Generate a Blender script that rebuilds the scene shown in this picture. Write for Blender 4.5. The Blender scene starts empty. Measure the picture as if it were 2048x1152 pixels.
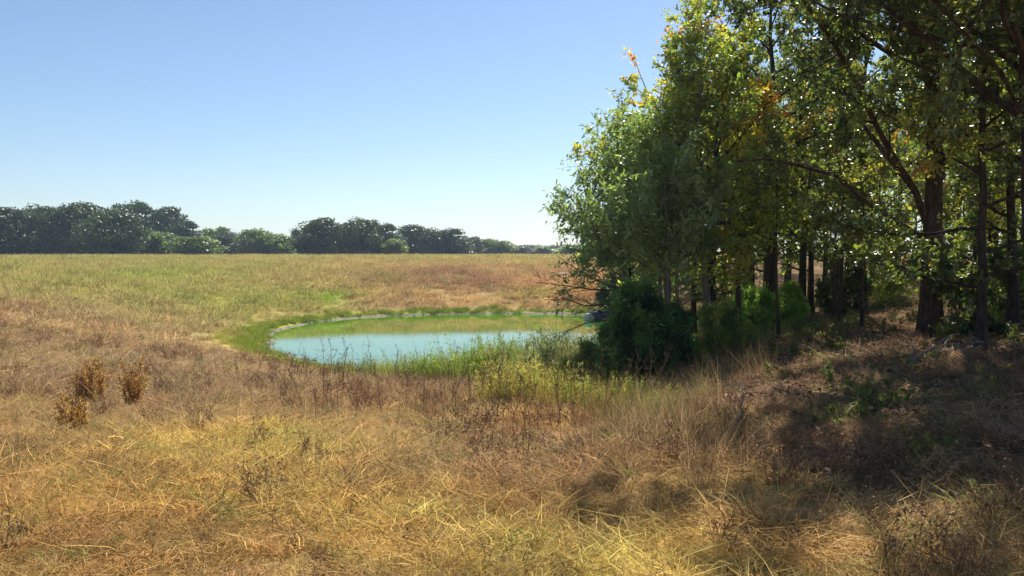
import bpy, math, numpy as np

# ------------------------------------------------------------------ camera, sky, sun, exposure
SC = bpy.context.scene
EYE = 1.6
FPX = 1577.0                       # focal length in pixels of the 2048 px wide photograph
HOR = 507.0                        # row of the true horizon
PITCH = math.atan((576 - HOR) / FPX)
cam_d = bpy.data.cameras.new('camera')
cam_d.sensor_width = 36.0
cam_d.lens = 36.0 * FPX / 2048
cam_d.clip_start = 0.05
cam_d.clip_end = 5000
cam = bpy.data.objects.new('camera', cam_d)
SC.collection.objects.link(cam)
cam.location = (0, 0, EYE)
cam.rotation_euler = (math.pi / 2 - PITCH, 0, 0)
SC.camera = cam

SUN_EL, SUN_AZ = math.radians(47), math.radians(20)      # azimuth measured from +Y towards +X
world = bpy.data.worlds.new('World')
SC.world = world
world.use_nodes = True
wn = world.node_tree
wn.nodes.clear()
sky = wn.nodes.new('ShaderNodeTexSky')
sky.sky_type = 'NISHITA'
sky.sun_disc = False
sky.sun_elevation = SUN_EL
sky.sun_rotation = SUN_AZ
sky.altitude = 100
sky.air_density = 1.0
sky.dust_density = 0.3
sky.ozone_density = 4.0
bg = wn.nodes.new('ShaderNodeBackground')
bg.inputs['Strength'].default_value = 0.070
wo = wn.nodes.new('ShaderNodeOutputWorld')
wn.links.new(sky.outputs[0], bg.inputs[0])
wn.links.new(bg.outputs[0], wo.inputs[0])

sd_ = bpy.data.lights.new('sun', 'SUN')
sd_.energy = 4.9
sd_.angle = math.radians(0.5)
sd_.color = (1.0, 0.93, 0.82)
sun = bpy.data.objects.new('sun', sd_)
SC.collection.objects.link(sun)
from mathutils import Vector
sdir = Vector((math.sin(SUN_AZ) * math.cos(SUN_EL), math.cos(SUN_AZ) * math.cos(SUN_EL), math.sin(SUN_EL)))
sun.rotation_euler = sdir.to_track_quat('Z', 'Y').to_euler()
sun.location = (0, 0, 60)

SC.render.engine = 'CYCLES'
SC.view_settings.view_transform = 'Standard'
SC.view_settings.look = 'None'
SC.view_settings.exposure = 0.85
SC.view_settings.gamma = 1
SC.cycles.use_denoising = True
SC.cycles.max_bounces = 7
SC.cycles.diffuse_bounces = 4
SC.cycles.glossy_bounces = 2
SC.cycles.transmission_bounces = 5
SC.cycles.transparent_max_bounces = 4
SC.cycles.sample_clamp_indirect = 4.0
SC.cycles.caustics_reflective = False

# ------------------------------------------------------------------ helpers
def sig(v): return 1 / (1 + np.exp(-np.clip(v, -40, 40)))
def sstep(a, b, v):
    t = np.clip((v - a) / (b - a), 0, 1)
    return t * t * (3 - 2 * t)

def _hash(ix, iy, seed):
    h = (ix.astype(np.int64) * 374761393 + iy.astype(np.int64) * 668265263 + seed * 1442695041) & 0xffffffff
    h = ((h ^ (h >> 13)) * 1274126177) & 0xffffffff
    return ((h ^ (h >> 16)) & 0xffff) / 65535.0

def vnoise(x, y, seed):
    x = np.asarray(x, float); y = np.asarray(y, float)
    ix, iy = np.floor(x), np.floor(y)
    fx, fy = x - ix, y - iy
    fx = fx * fx * (3 - 2 * fx); fy = fy * fy * (3 - 2 * fy)
    a, b = _hash(ix, iy, seed), _hash(ix + 1, iy, seed)
    c, d = _hash(ix, iy + 1, seed), _hash(ix + 1, iy + 1, seed)
    return (a * (1 - fx) + b * fx) * (1 - fy) + (c * (1 - fx) + d * fx) * fy

def fbm(x, y, s, seed, o=4):
    t, a, n = 0, 1.0, 0
    for k in range(o):
        t = t + a * vnoise(np.asarray(x) / s * 2 ** k, np.asarray(y) / s * 2 ** k, seed + k * 17)
        n += a; a *= 0.55
    return t / n

# pond outline, closed curve through points (metres, camera at the origin looking along +Y)
PC = np.array([(-10.0, 32.4), (-10.9, 36.6), (-10.1, 41.3), (-7.9, 44.6), (-4.5, 46.3), (0, 46.9), (3.2, 46.6), (4.7, 45.0),
               (5.2, 41.0), (5.3, 35.0), (4.8, 28.0), (3.0, 24.7), (-1, 23.5), (-4.3, 24.2), (-6.8, 26.3), (-8.8, 29.2)])
def catmull(P, n):
    out = []
    N = len(P)
    for i in range(N):
        p0, p1, p2, p3 = P[i - 1], P[i], P[(i + 1) % N], P[(i + 2) % N]
        for k in range(n):
            t = k / n
            out.append(0.5 * (2 * p1 + (p2 - p0) * t + (2 * p0 - 5 * p1 + 4 * p2 - p3) * t * t + (3 * p1 - p0 - 3 * p2 + p3) * t ** 3))
    return np.array(out)
POND = catmull(PC, 14)
_w = np.arange(len(POND))
POND = POND + 0.10 * np.stack([np.sin(_w * 0.9) + np.sin(_w * 0.37 + 1), np.cos(_w * 0.7) + np.sin(_w * 0.23)], 1) * 0.7

def sdist(x, y):
    x = np.atleast_1d(np.asarray(x, float)).ravel(); y = np.atleast_1d(np.asarray(y, float)).ravel()
    out = np.empty(len(x))
    A = POND; B = np.roll(POND, -1, 0); AB = B - A; L2 = (AB ** 2).sum(1)
    for s in range(0, len(x), 20000):
        px, py = x[s:s + 20000, None], y[s:s + 20000, None]
        t = np.clip(((px - A[:, 0]) * AB[:, 0] + (py - A[:, 1]) * AB[:, 1]) / L2, 0, 1)
        dx = px - (A[:, 0] + t * AB[:, 0]); dy = py - (A[:, 1] + t * AB[:, 1])
        dm = np.sqrt((dx * dx + dy * dy).min(1))
        cond = (A[:, 1] > py) != (B[:, 1] > py)
        xi = A[:, 0] + (py - A[:, 1]) / np.where(AB[:, 1] == 0, 1e-9, AB[:, 1]) * AB[:, 0]
        inside = ((cond & (px < xi)).sum(1) % 2) == 1
        out[s:s + 20000] = np.where(inside, -dm, dm)
    return out

WATER = -2.0
def wood_mask(x, y):
    """1 on the wooded ground on the right, 0 on the open field"""
    n = (fbm(x, y, 4.0, 91, 3) - .5) * 2.5
    edge = 1.4 + 0.11 * y + n * .5
    return sig((x - edge) / 0.5) * sig((y - 5.5 - 1.5 * n) / 1.2)

def height(x, y, d=None):
    sh = np.shape(x)
    x = np.atleast_1d(np.asarray(x, float)).ravel(); y = np.atleast_1d(np.asarray(y, float)).ravel()
    if d is None: d = sdist(x, y)
    dp = np.maximum(d, 0)
    far = sig((y - 33 + 0.25 * (x + 3)) / 4.0)
    far = np.maximum(far, sig((-x - 12) / 4.0) * sig((y - 14) / 5))
    zn = 2.6 * (1 - np.exp(-(dp / 17.0) ** 1.45))
    zf = 2.95 * (1 - np.exp(-(dp + .0) / 11.0))
    zr = 2.32 * (1 - np.exp(-dp / 5.0))
    wr = sig((x - 3.4) / 0.9) * sig((52 - y) / 4.0) * sig((y - 3) / 3)
    z = zn * (1 - far) + zf * far
    z = z * (1 - wr) + zr * wr
    bump = (fbm(x, y, 3.2, 5, 3) - .5) * 0.22 + (fbm(x, y, 14.0, 7, 2) - .5) * 0.35 * sstep(5, 20, np.hypot(x, y))
    z = z + bump * sstep(0.3, 6, dp)
    z = WATER + z
    z = np.where(d < 0, WATER - 0.9 * (1 - np.exp(d / 2.5)), z)
    return z.reshape(sh) if sh else float(z[0])

def hz(x, y): return float(height(np.array([x]), np.array([y]))[0])

_c, _s = math.cos(PITCH), math.sin(PITCH)
def ray(px, py):
    vx, vy = (px - 1024) / FPX, -(py - 576) / FPX
    return np.array([vx, _c + vy * _s, vy * _c - _s])
def at(px, py):
    """where the sight line of a photo pixel meets the terrain"""
    r = ray(px, py)
    t = np.linspace(2.5, 140, 2500)
    x, y, z = r[0] * t, r[1] * t, EYE + r[2] * t
    h = np.maximum(height(x, y), WATER)
    k = np.argmax(z < h)
    return (float(x[k]), float(y[k]), float(h[k]))

def mesh(name, V, F, mat=None, parent=None, face_attrs=None, vert_cols=None, smooth=False, link=True, loc=None):
    """V (n,3), F (m,k) all faces with k corners -> linked mesh object"""
    me = bpy.data.meshes.new(name)
    V = np.ascontiguousarray(V, np.float32)
    F = np.ascontiguousarray(F, np.int32)
    m, k = F.shape
    me.vertices.add(len(V)); me.vertices.foreach_set('co', V.ravel())
    me.loops.add(m * k); me.loops.foreach_set('vertex_index', F.ravel())
    me.polygons.add(m); me.polygons.foreach_set('loop_start', np.arange(0, m * k, k, dtype=np.int32))
    me.update(calc_edges=True)
    if smooth: me.polygons.foreach_set('use_smooth', np.ones(m, bool))
    for an, av in (face_attrs or {}).items():
        a = me.attributes.new(an, 'FLOAT', 'FACE'); a.data.foreach_set('value', np.ascontiguousarray(av, np.float32))
    if vert_cols is not None:
        a = me.attributes.new('col', 'FLOAT_COLOR', 'POINT')
        c = np.ones((len(V), 4), np.float32); c[:, :3] = vert_cols
        a.data.foreach_set('color', c.ravel())
    if mat: me.materials.append(mat)
    o = bpy.data.objects.new(name, me)
    if link: SC.collection.objects.link(o)
    if parent: o.parent = parent
    if loc is not None: o.location = loc
    return o

def tag(o, label=None, cat=None, group=None, kind=None):
    if label: o['label'] = label
    if cat: o['category'] = cat
    if group: o['group'] = group
    if kind: o['kind'] = kind
    return o

def empty(name, loc, rz=0):
    o = bpy.data.objects.new(name, None)
    SC.collection.objects.link(o)
    o.location = loc; o.rotation_euler = (0, 0, rz); o.empty_display_size = 0.3
    return o

def copy_thing(root, loc, rz, sc=1.0, label=None, cat=None, group=None):
    c = root.copy(); SC.collection.objects.link(c)
    c.location = loc; c.rotation_euler = (0, 0, rz); c.scale = (sc, sc, sc) if np.isscalar(sc) else sc
    for ch in root.children:
        k = ch.copy(); SC.collection.objects.link(k); k.parent = c
    tag(c, label, cat, group)
    return c

def norm(v): return v / np.maximum(np.linalg.norm(v, axis=-1, keepdims=True), 1e-9)

def tube_batch(P, R, k):
    """P (N,M,3) centre lines, R (N,M) radii -> verts, quad faces"""
    N, M, _ = P.shape
    T = np.empty_like(P)
    T[:, 1:-1] = P[:, 2:] - P[:, :-2]; T[:, 0] = P[:, 1] - P[:, 0]; T[:, -1] = P[:, -1] - P[:, -2]
    T = norm(T)
    mt = norm(P[:, -1] - P[:, 0])
    ref = np.where(np.abs(mt[:, 2:3]) > .8, np.array([[1., 0, 0]]), np.array([[0, 0, 1.]]))[:, None, :]
    A = norm(np.cross(T, np.broadcast_to(ref, T.shape))); B = np.cross(T, A)
    an = np.arange(k) * 2 * math.pi / k
    V = P[:, :, None, :] + R[:, :, None, None] * (A[:, :, None, :] * np.cos(an)[None, None, :, None] + B[:, :, None, :] * np.sin(an)[None, None, :, None])
    n, m, j = np.meshgrid(np.arange(N), np.arange(M - 1), np.arange(k), indexing='ij')
    j2 = (j + 1) % k
    b = n * M * k
    F = np.stack([b + m * k + j, b + m * k + j2, b + (m + 1) * k + j2, b + (m + 1) * k + j], -1).reshape(-1, 4)
    return V.reshape(-1, 3), F

def join(parts):
    Vs, Fs, o = [], [], 0
    for V, F in parts:
        Vs.append(V); Fs.append(F + o); o += len(V)
    return np.concatenate(Vs), np.concatenate(Fs)

# ------------------------------------------------------------------ materials
def newmat(name):
    m = bpy.data.materials.new(name); m.use_nodes = True
    m.node_tree.nodes.clear()
    return m, m.node_tree.nodes, m.node_tree.links

def leaf_mat(name, stops, trans=0.45, rough=0.45, spec=0.5, tscale=(1.6, 1.9, .8), gain=2.35):
    """leaf: face attribute 'tone' runs through a ramp of leaf colours; light passes through the blade"""
    stops = [(p, tuple(min(.6, v * gain) for v in c)) for p, c in stops]
    m, N, L = newmat(name)
    at_ = N.new('ShaderNodeAttribute'); at_.attribute_name = 'tone'
    rp = N.new('ShaderNodeValToRGB')
    e = rp.color_ramp.elements
    while len(e) > 1: e.remove(e[-1])
    e[0].position = stops[0][0]; e[0].color = (*stops[0][1], 1)
    for p, c in stops[1:]:
        q = e.new(p); q.color = (*c, 1)
    L.new(at_.outputs['Fac'], rp.inputs[0])
    pb = N.new('ShaderNodeBsdfPrincipled')
    pb.inputs['Roughness'].default_value = rough
    pb.inputs['Specular IOR Level'].default_value = spec
    L.new(rp.outputs[0], pb.inputs['Base Color'])
    tr = N.new('ShaderNodeBsdfTranslucent')
    mx = N.new('ShaderNodeMix'); mx.data_type = 'RGBA'; mx.blend_type = 'MULTIPLY'; mx.inputs[0].default_value = 1
    mx.inputs[7].default_value = (*tscale, 1)
    L.new(rp.outputs[0], mx.inputs[6]); L.new(mx.outputs[2], tr.inputs[0])
    ms = N.new('ShaderNodeMixShader'); ms.inputs[0].default_value = trans
    L.new(pb.outputs[0], ms.inputs[1]); L.new(tr.outputs[0], ms.inputs[2])
    o = N.new('ShaderNodeOutputMaterial'); L.new(ms.outputs[0], o.inputs[0])
    return m

def bark_mat(name, c1, c2, scale=9):
    m, N, L = newmat(name)
    tc = N.new('ShaderNodeTexCoord'); mp = N.new('ShaderNodeMapping'); mp.inputs['Scale'].default_value = (1, 1, .22)
    L.new(tc.outputs['Object'], mp.inputs[0])
    no = N.new('ShaderNodeTexNoise'); no.inputs['Scale'].default_value = scale; no.inputs['Detail'].default_value = 8; no.inputs['Roughness'].default_value = .7
    L.new(mp.outputs[0], no.inputs[0])
    rp = N.new('ShaderNodeValToRGB'); rp.color_ramp.elements[0].position = .35; rp.color_ramp.elements[1].position = .68
    rp.color_ramp.elements[0].color = (*c1, 1); rp.color_ramp.elements[1].color = (*c2, 1)
    L.new(no.outputs[0], rp.inputs[0])
    pb = N.new('ShaderNodeBsdfPrincipled'); pb.inputs['Roughness'].default_value = .9; pb.inputs['Specular IOR Level'].default_value = .2
    L.new(rp.outputs[0], pb.inputs['Base Color'])
    bp = N.new('ShaderNodeBump'); bp.inputs['Strength'].default_value = .9; bp.inputs['Distance'].default_value = .04
    L.new(no.outputs[0], bp.inputs['Height']); L.new(bp.outputs[0], pb.inputs['Normal'])
    o = N.new('ShaderNodeOutputMaterial'); L.new(pb.outputs[0], o.inputs[0])
    return m

def blade_mat(name, lo=0.45, hi=1.45, trans=0.5, rough=.6, spec=.25):
    """grass blade: colour given per tuft ('tint'), varied per blade ('tone')"""
    m, N, L = newmat(name)
    ti = N.new('ShaderNodeAttribute'); ti.attribute_type = 'INSTANCER'; ti.attribute_name = 'tint'
    to = N.new('ShaderNodeAttribute'); to.attribute_name = 'tone'
    mr = N.new('ShaderNodeMapRange'); mr.inputs[3].default_value = lo; mr.inputs[4].default_value = hi
    L.new(to.outputs['Fac'], mr.inputs[0])
    vm = N.new('ShaderNodeVectorMath'); vm.operation = 'SCALE'
    L.new(ti.outputs['Vector'], vm.inputs[0]); L.new(mr.outputs[0], vm.inputs['Scale'])
    pb = N.new('ShaderNodeBsdfPrincipled'); pb.inputs['Roughness'].default_value = rough; pb.inputs['Specular IOR Level'].default_value = spec
    tr = N.new('ShaderNodeBsdfTranslucent')
    L.new(vm.outputs[0], pb.inputs['Base Color']); L.new(vm.outputs[0], tr.inputs[0])
    ms = N.new('ShaderNodeMixShader'); ms.inputs[0].default_value = trans
    L.new(pb.outputs[0], ms.inputs[1]); L.new(tr.outputs[0], ms.inputs[2])
    o = N.new('ShaderNodeOutputMaterial'); L.new(ms.outputs[0], o.inputs[0])
    return m

def noise_mat(name, c1, c2, scale, rough=.9, bump=.5, dist=.05, spec=.2):
    m, N, L = newmat(name)
    tc = N.new('ShaderNodeTexCoord')
    no = N.new('ShaderNodeTexNoise'); no.inputs['Scale'].default_value = scale; no.inputs['Detail'].default_value = 7; no.inputs['Roughness'].default_value = .65
    L.new(tc.outputs['Object'], no.inputs[0])
    rp = N.new('ShaderNodeValToRGB'); rp.color_ramp.elements[0].position = .36; rp.color_ramp.elements[1].position = .66
    rp.color_ramp.elements[0].color = (*c1, 1); rp.color_ramp.elements[1].color = (*c2, 1)
    L.new(no.outputs[0], rp.inputs[0])
    pb = N.new('ShaderNodeBsdfPrincipled'); pb.inputs['Roughness'].default_value = rough; pb.inputs['Specular IOR Level'].default_value = spec
    L.new(rp.outputs[0], pb.inputs['Base Color'])
    bp = N.new('ShaderNodeBump'); bp.inputs['Strength'].default_value = bump; bp.inputs['Distance'].default_value = dist
    L.new(no.outputs[0], bp.inputs['Height']); L.new(bp.outputs[0], pb.inputs['Normal'])
    o = N.new('ShaderNodeOutputMaterial'); L.new(pb.outputs[0], o.inputs[0])
    return m

# ------------------------------------------------------------------ ground colour field
STRAW = np.array([.42, .30, .135]); TAN = np.array([.31, .21, .115]); RED = np.array([.24, .135, .075])
OLIVE = np.array([.29, .26, .105]); GREEN = np.array([.15, .22, .035]); GOLD = np.array([.48, .34, .115])
LITTER = np.array([.26, .16, .095]); GREY = np.array([.24, .19, .14]); BROWN = np.array([.17, .10, .055])
def lerp(a, b, t): return a + (b - a) * np.asarray(t)[..., None]
def spot(x, y, cx, cy, rx, ry): return np.exp(-((x - cx) / rx) ** 2 - ((y - cy) / ry) ** 2)
def ground_colour(x, y, d):
    n1, n2, n3 = fbm(x, y, 2.2, 31, 4), fbm(x, y, 5.5, 47, 3), fbm(x, y, .9, 63, 3)
    c = lerp(TAN, STRAW, sstep(.34, .62, n1))
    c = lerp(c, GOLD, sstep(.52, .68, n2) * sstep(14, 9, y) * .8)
    c = lerp(c, BROWN, sstep(.56, .70, n3) * .45)
    c = lerp(c, RED, sstep(.55, .7, fbm(x, y, 3.0, 77, 3)) * .35)
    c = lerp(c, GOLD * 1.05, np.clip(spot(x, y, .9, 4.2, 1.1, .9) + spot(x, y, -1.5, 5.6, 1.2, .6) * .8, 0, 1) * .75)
    # pinkish brown band on the slope down to the near shore
    c = lerp(c, np.array([.28, .195, .12]), sstep(9, 14, y) * sstep(30, 24, y) * sstep(-14, -9, x) * .7)
    # far bank
    fb = sstep(26, 34, y)
    n4 = fbm(x, y * .8, 5.0, 101, 4)
    cf = lerp(np.array([.32, .22, .115]), np.array([.27, .17, .10]), sstep(.45, .65, n4))
    cf = lerp(cf, STRAW, sstep(.5, .65, fbm(x, y, 3.0, 111, 3)) * .5)
    c = lerp(c, cf, fb)
    # reddish patch in the middle of the far bank, orange at its right
    c = lerp(c, np.array([.23, .14, .09]), np.clip(spot(x, y, -6, 57, 7, 7) * sstep(.35, .6, n4 + .08) * fb * 1.1, 0, 1))
    c = lerp(c, np.array([.38, .23, .105]), spot(x, y, 5, 53, 4, 5) * fb * .8)
    # green field on the left and along the top of the bank
    gl = sig((-x - 8 - 0.12 * (y - 30) + (n2 - .5) * 10) / 3.0) * sstep(27.5, 36, y + (n2 - .5) * 12 + .02 * x)
    gl = np.maximum(gl, sstep(60, 78, y + (n2 - .5) * 18) * .75)
    c = lerp(c, lerp(OLIVE, np.array([.25, .255, .085]), sstep(.4, .6, n1)), np.clip(gl * (.60 + .5 * n4), 0, 1))
    for cx, cy, rx, ry, a in ((-11.2, 47.5, 1.6, 2.2, .9), (-15, 43, 3, 2.5, .5), (-23, 52, 3.5, 5, .55), (1.5, 51.5, 2.5, 1.5, .4), (-20, 42, 4, 2, .4)):
        c = lerp(c, np.array([.20, .26, .05]), np.clip(spot(x, y, cx, cy, rx, ry) * a * (.5 + n3), 0, 1))
    # yellow green at the pond's left end
    c = lerp(c, np.array([.26, .27, .05]), np.clip(spot(x, y, -11.0, 30.5, 1.5, 1.9) * .55 + sstep(1.7, .9, d) * .4 * sig((-x - 5) / 1.5), 0, 1))
    c = lerp(c, lerp(GREEN, np.array([.28, .31, .06]), sig((-x - 9) / .8) * .9), sstep(1.15 + (n3 - .5) * .8, .5, d) * .8)
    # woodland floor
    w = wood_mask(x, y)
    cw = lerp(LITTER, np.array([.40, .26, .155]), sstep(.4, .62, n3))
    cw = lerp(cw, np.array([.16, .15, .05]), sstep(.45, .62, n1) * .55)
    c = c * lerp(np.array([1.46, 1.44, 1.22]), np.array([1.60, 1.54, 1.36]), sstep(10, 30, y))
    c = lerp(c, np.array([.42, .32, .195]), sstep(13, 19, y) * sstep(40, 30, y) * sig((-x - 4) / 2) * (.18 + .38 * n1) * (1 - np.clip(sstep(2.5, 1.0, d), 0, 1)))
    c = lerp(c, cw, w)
    return np.clip(c, 0, .62)

# ------------------------------------------------------------------ the ground: one sheet to the horizon
def build_ground():
    nx, ny = 460, 520
    u = np.linspace(-1, 1, nx); gx = 900 * np.sinh(4.6 * u) / math.sinh(4.6)
    v = np.linspace(-.72, 1, ny); gy = 24 + 1300 * np.sinh(4.9 * v) / math.sinh(4.9)
    X, Y = np.meshgrid(gx, gy)
    x, y = X.ravel(), Y.ravel()
    d = sdist(x, y)
    z = height(x, y, d)
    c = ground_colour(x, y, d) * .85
    i, j = np.meshgrid(np.arange(ny - 1), np.arange(nx - 1), indexing='ij')
    a = (i * nx + j).ravel()
    F = np.stack([a, a + 1, a + nx + 1, a + nx], 1)
    m, N, L = newmat('ground_soil_and_thatch')
    atn = N.new('ShaderNodeAttribute'); atn.attribute_name = 'col'
    tc = N.new('ShaderNodeTexCoord')
    n1 = N.new('ShaderNodeTexNoise'); n1.inputs['Scale'].default_value = 7; n1.inputs['Detail'].default_value = 9; n1.inputs['Roughness'].default_value = .75
    n2 = N.new('ShaderNodeTexNoise'); n2.inputs['Scale'].default_value = 1.1; n2.inputs['Detail'].default_value = 6
    L.new(tc.outputs['Object'], n1.inputs[0]); L.new(tc.outputs['Object'], n2.inputs[0])
    r1 = N.new('ShaderNodeMapRange'); r1.inputs[1].default_value = .3; r1.inputs[2].default_value = .7; r1.inputs[3].default_value = .55; r1.inputs[4].default_value = 1.3
    r2 = N.new('ShaderNodeMapRange'); r2.inputs[1].default_value = .3; r2.inputs[2].default_value = .7; r2.inputs[3].default_value = .82; r2.inputs[4].default_value = 1.15
    L.new(n1.outputs[0], r1.inputs[0]); L.new(n2.outputs[0], r2.inputs[0])
    mu = N.new('ShaderNodeMath'); mu.operation = 'MULTIPLY'; L.new(r1.outputs[0], mu.inputs[0]); L.new(r2.outputs[0], mu.inputs[1])
    vm = N.new('ShaderNodeVectorMath'); vm.operation = 'SCALE'; L.new(atn.outputs['Color'], vm.inputs[0]); L.new(mu.outputs[0], vm.inputs['Scale'])
    pb = N.new('ShaderNodeBsdfPrincipled'); pb.inputs['Roughness'].default_value = 1; pb.inputs['Specular IOR Level'].default_value = .05
    L.new(vm.outputs[0], pb.inputs['Base Color'])
    bp = N.new('ShaderNodeBump'); bp.inputs['Strength'].default_value = .8; bp.inputs['Distance'].default_value = .06
    L.new(n1.outputs[0], bp.inputs['Height']); L.new(bp.outputs[0], pb.inputs['Normal'])
    o = N.new('ShaderNodeOutputMaterial'); L.new(pb.outputs[0], o.inputs[0])
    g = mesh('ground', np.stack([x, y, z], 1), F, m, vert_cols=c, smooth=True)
    tag(g, kind='structure')
build_ground()

# ------------------------------------------------------------------ pond water and its muddy rim
def build_water():
    me = bpy.data.meshes.new('water')
    # the sheet reaches a little under the bank, which rises through it
    c = POND.mean(0)
    P = c + (POND - c) * 1.012
    n = len(P)
    V = np.concatenate([[(*c, WATER)], np.c_[P, np.full(n, WATER)]])
    F = np.array([(0, 1 + i, 1 + (i + 1) % n) for i in range(n)])
    m, N, L = newmat('pond_water')
    tc = N.new('ShaderNodeTexCoord')
    mp = N.new('ShaderNodeMapping'); mp.inputs['Scale'].default_value = (.7, 1.6, 1)
    L.new(tc.outputs['Object'], mp.inputs[0])
    no = N.new('ShaderNodeTexNoise'); no.inputs['Scale'].default_value = 2.6; no.inputs['Detail'].default_value = 3
    L.new(mp.outputs[0], no.inputs[0])
    n2 = N.new('ShaderNodeTexNoise'); n2.inputs['Scale'].default_value = .35; n2.inputs['Detail'].default_value = 4
    L.new(tc.outputs['Object'], n2.inputs[0])
    rp = N.new('ShaderNodeValToRGB'); rp.color_ramp.elements[0].position = .35; rp.color_ramp.elements[1].position = .65
    rp.color_ramp.elements[0].color = (.055, .155, .010, 1); rp.color_ramp.elements[1].color = (.08, .205, .016, 1)
    L.new(n2.outputs[0], rp.inputs[0])
    pb = N.new('ShaderNodeBsdfPrincipled'); pb.inputs['Roughness'].default_value = .03; pb.inputs['IOR'].default_value = 2.2
    L.new(rp.outputs[0], pb.inputs['Base Color'])
    bp = N.new('ShaderNodeBump'); bp.inputs['Strength'].default_value = .08; bp.inputs['Distance'].default_value = .02
    L.new(no.outputs[0], bp.inputs['Height']); L.new(bp.outputs[0], pb.inputs['Normal'])
    o = N.new('ShaderNodeOutputMaterial'); L.new(pb.outputs[0], o.inputs[0])
    w = mesh('water', V, F, m); tag(w, kind='structure')
    # mud rim
    T = norm(np.roll(POND, -1, 0) - np.roll(POND, 1, 0)); Nn = np.stack([T[:, 1], -T[:, 0]], 1)
    if sdist(*(POND[0] + Nn[0] * .3))[0] < 0: Nn = -Nn
    rings = []
    wv_ = .25 + 1.5 * fbm(POND[:, 0], POND[:, 1], 1.7, 71, 3)
    for k, off in enumerate((-.3, -.12, .03, .10, .18, .26)):
        q = POND + Nn * (off * np.where(k > 2, wv_, 1))[:, None]
        z = height(q[:, 0], q[:, 1]) + (.03 if 0 < k < 5 else -.05)
        rings.append(np.c_[q, z])
    R = np.array(rings); V = R.reshape(-1, 3)
    F = np.array([(k * n + i, k * n + (i + 1) % n, (k + 1) * n + (i + 1) % n, (k + 1) * n + i) for k in range(5) for i in range(n)])
    mm = noise_mat('wet_mud_and_pebbles', (.07, .058, .036), (.25, .215, .14), 4.5, rough=.8)
    tag(mesh('shore_mud', V, F, mm, smooth=True), kind='structure')
build_water()

# ------------------------------------------------------------------ grass, weeds, litter: tufts scattered over the ground
def blades(rng, n, rad, L, el, W, curve=.5, seg=3, gravity=.5):
    """n blades rooted in a disc -> verts, faces (quads), tone per face"""
    a = rng.uniform(0, 2 * math.pi, n); r = rad * np.sqrt(rng.random(n))
    base = np.stack([r * np.cos(a), r * np.sin(a), np.full(n, -.02)], 1)
    az = rng.uniform(0, 2 * math.pi, n); e = np.radians(rng.uniform(*el, n))
    D = np.stack([np.cos(az) * np.cos(e), np.sin(az) * np.cos(e), np.sin(e)], 1)
    ln = rng.uniform(*L, n)[:, None]
    side = norm(np.cross(D, norm(rng.normal(size=(n, 3)))))
    P = [base]; d = D.copy()
    bend = rng.normal(size=(n, 3)) * curve * .35
    for s in range(seg):
        d = norm(d + bend / seg + np.array([0, 0, -gravity / seg]) * rng.uniform(.4, 1.4, (n, 1)))
        P.append(P[-1] + d * ln / seg)
    P = np.stack(P, 1)
    P[:, :, 2] = np.maximum(P[:, :, 2], .012 * np.arange(seg + 1)[None] + rng.uniform(0, .05, (n, 1)) * (np.arange(seg + 1)[None] > 0) - .02 * (np.arange(seg + 1)[None] == 0))
    w = rng.uniform(*W, n)[:, None] * np.array([1, .95, .7, .12][:seg + 1] if seg == 3 else np.linspace(1, .15, seg + 1))[None]
    V = np.stack([P - side[:, None] * w[..., None] / 2, P + side[:, None] * w[..., None] / 2], 2)   # n, seg+1, 2, 3
    i = np.arange(n)[:, None] * (seg + 1) * 2 + np.arange(seg)[None] * 2
    F = np.stack([i, i + 1, i + 3, i + 2], -1).reshape(-1, 4)
    tone = np.repeat(rng.random(n), seg)
    return V.reshape(-1, 3), F, tone

def cat3(parts):
    V, F = join([(p[0], p[1]) for p in parts])
    return V, F, np.concatenate([p[2] for p in parts])

def leafcards(rng, pos, axis, nrm_, ln, wd, fold=.25, curl=.15):
    """six-cornered folded leaves"""
    n = len(pos)
    a = norm(axis); b = norm(np.cross(nrm_, a)); c = np.cross(a, b)
    tpl = np.array([(0, 0, 0), (.30, .42, .5), (.72, .40, .4), (1, 0, -.2), (.72, -.40, .4), (.30, -.42, .5)])
    ln = np.broadcast_to(ln, (n,)); wd = np.broadcast_to(wd, (n,))
    V = pos[:, None] + a[:, None] * (tpl[None, :, 0:1] * ln[:, None, None]) + b[:, None] * (tpl[None, :, 1:2] * wd[:, None, None]) + c[:, None] * (tpl[None, :, 2:3] * wd[:, None, None] * fold)
    i = np.arange(n)[:, None] * 6
    F = np.concatenate([i + np.array([[0, 1, 2, 3]]), i + np.array([[0, 3, 4, 5]])], 1).reshape(-1, 4)
    return V.reshape(-1, 3), F

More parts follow.
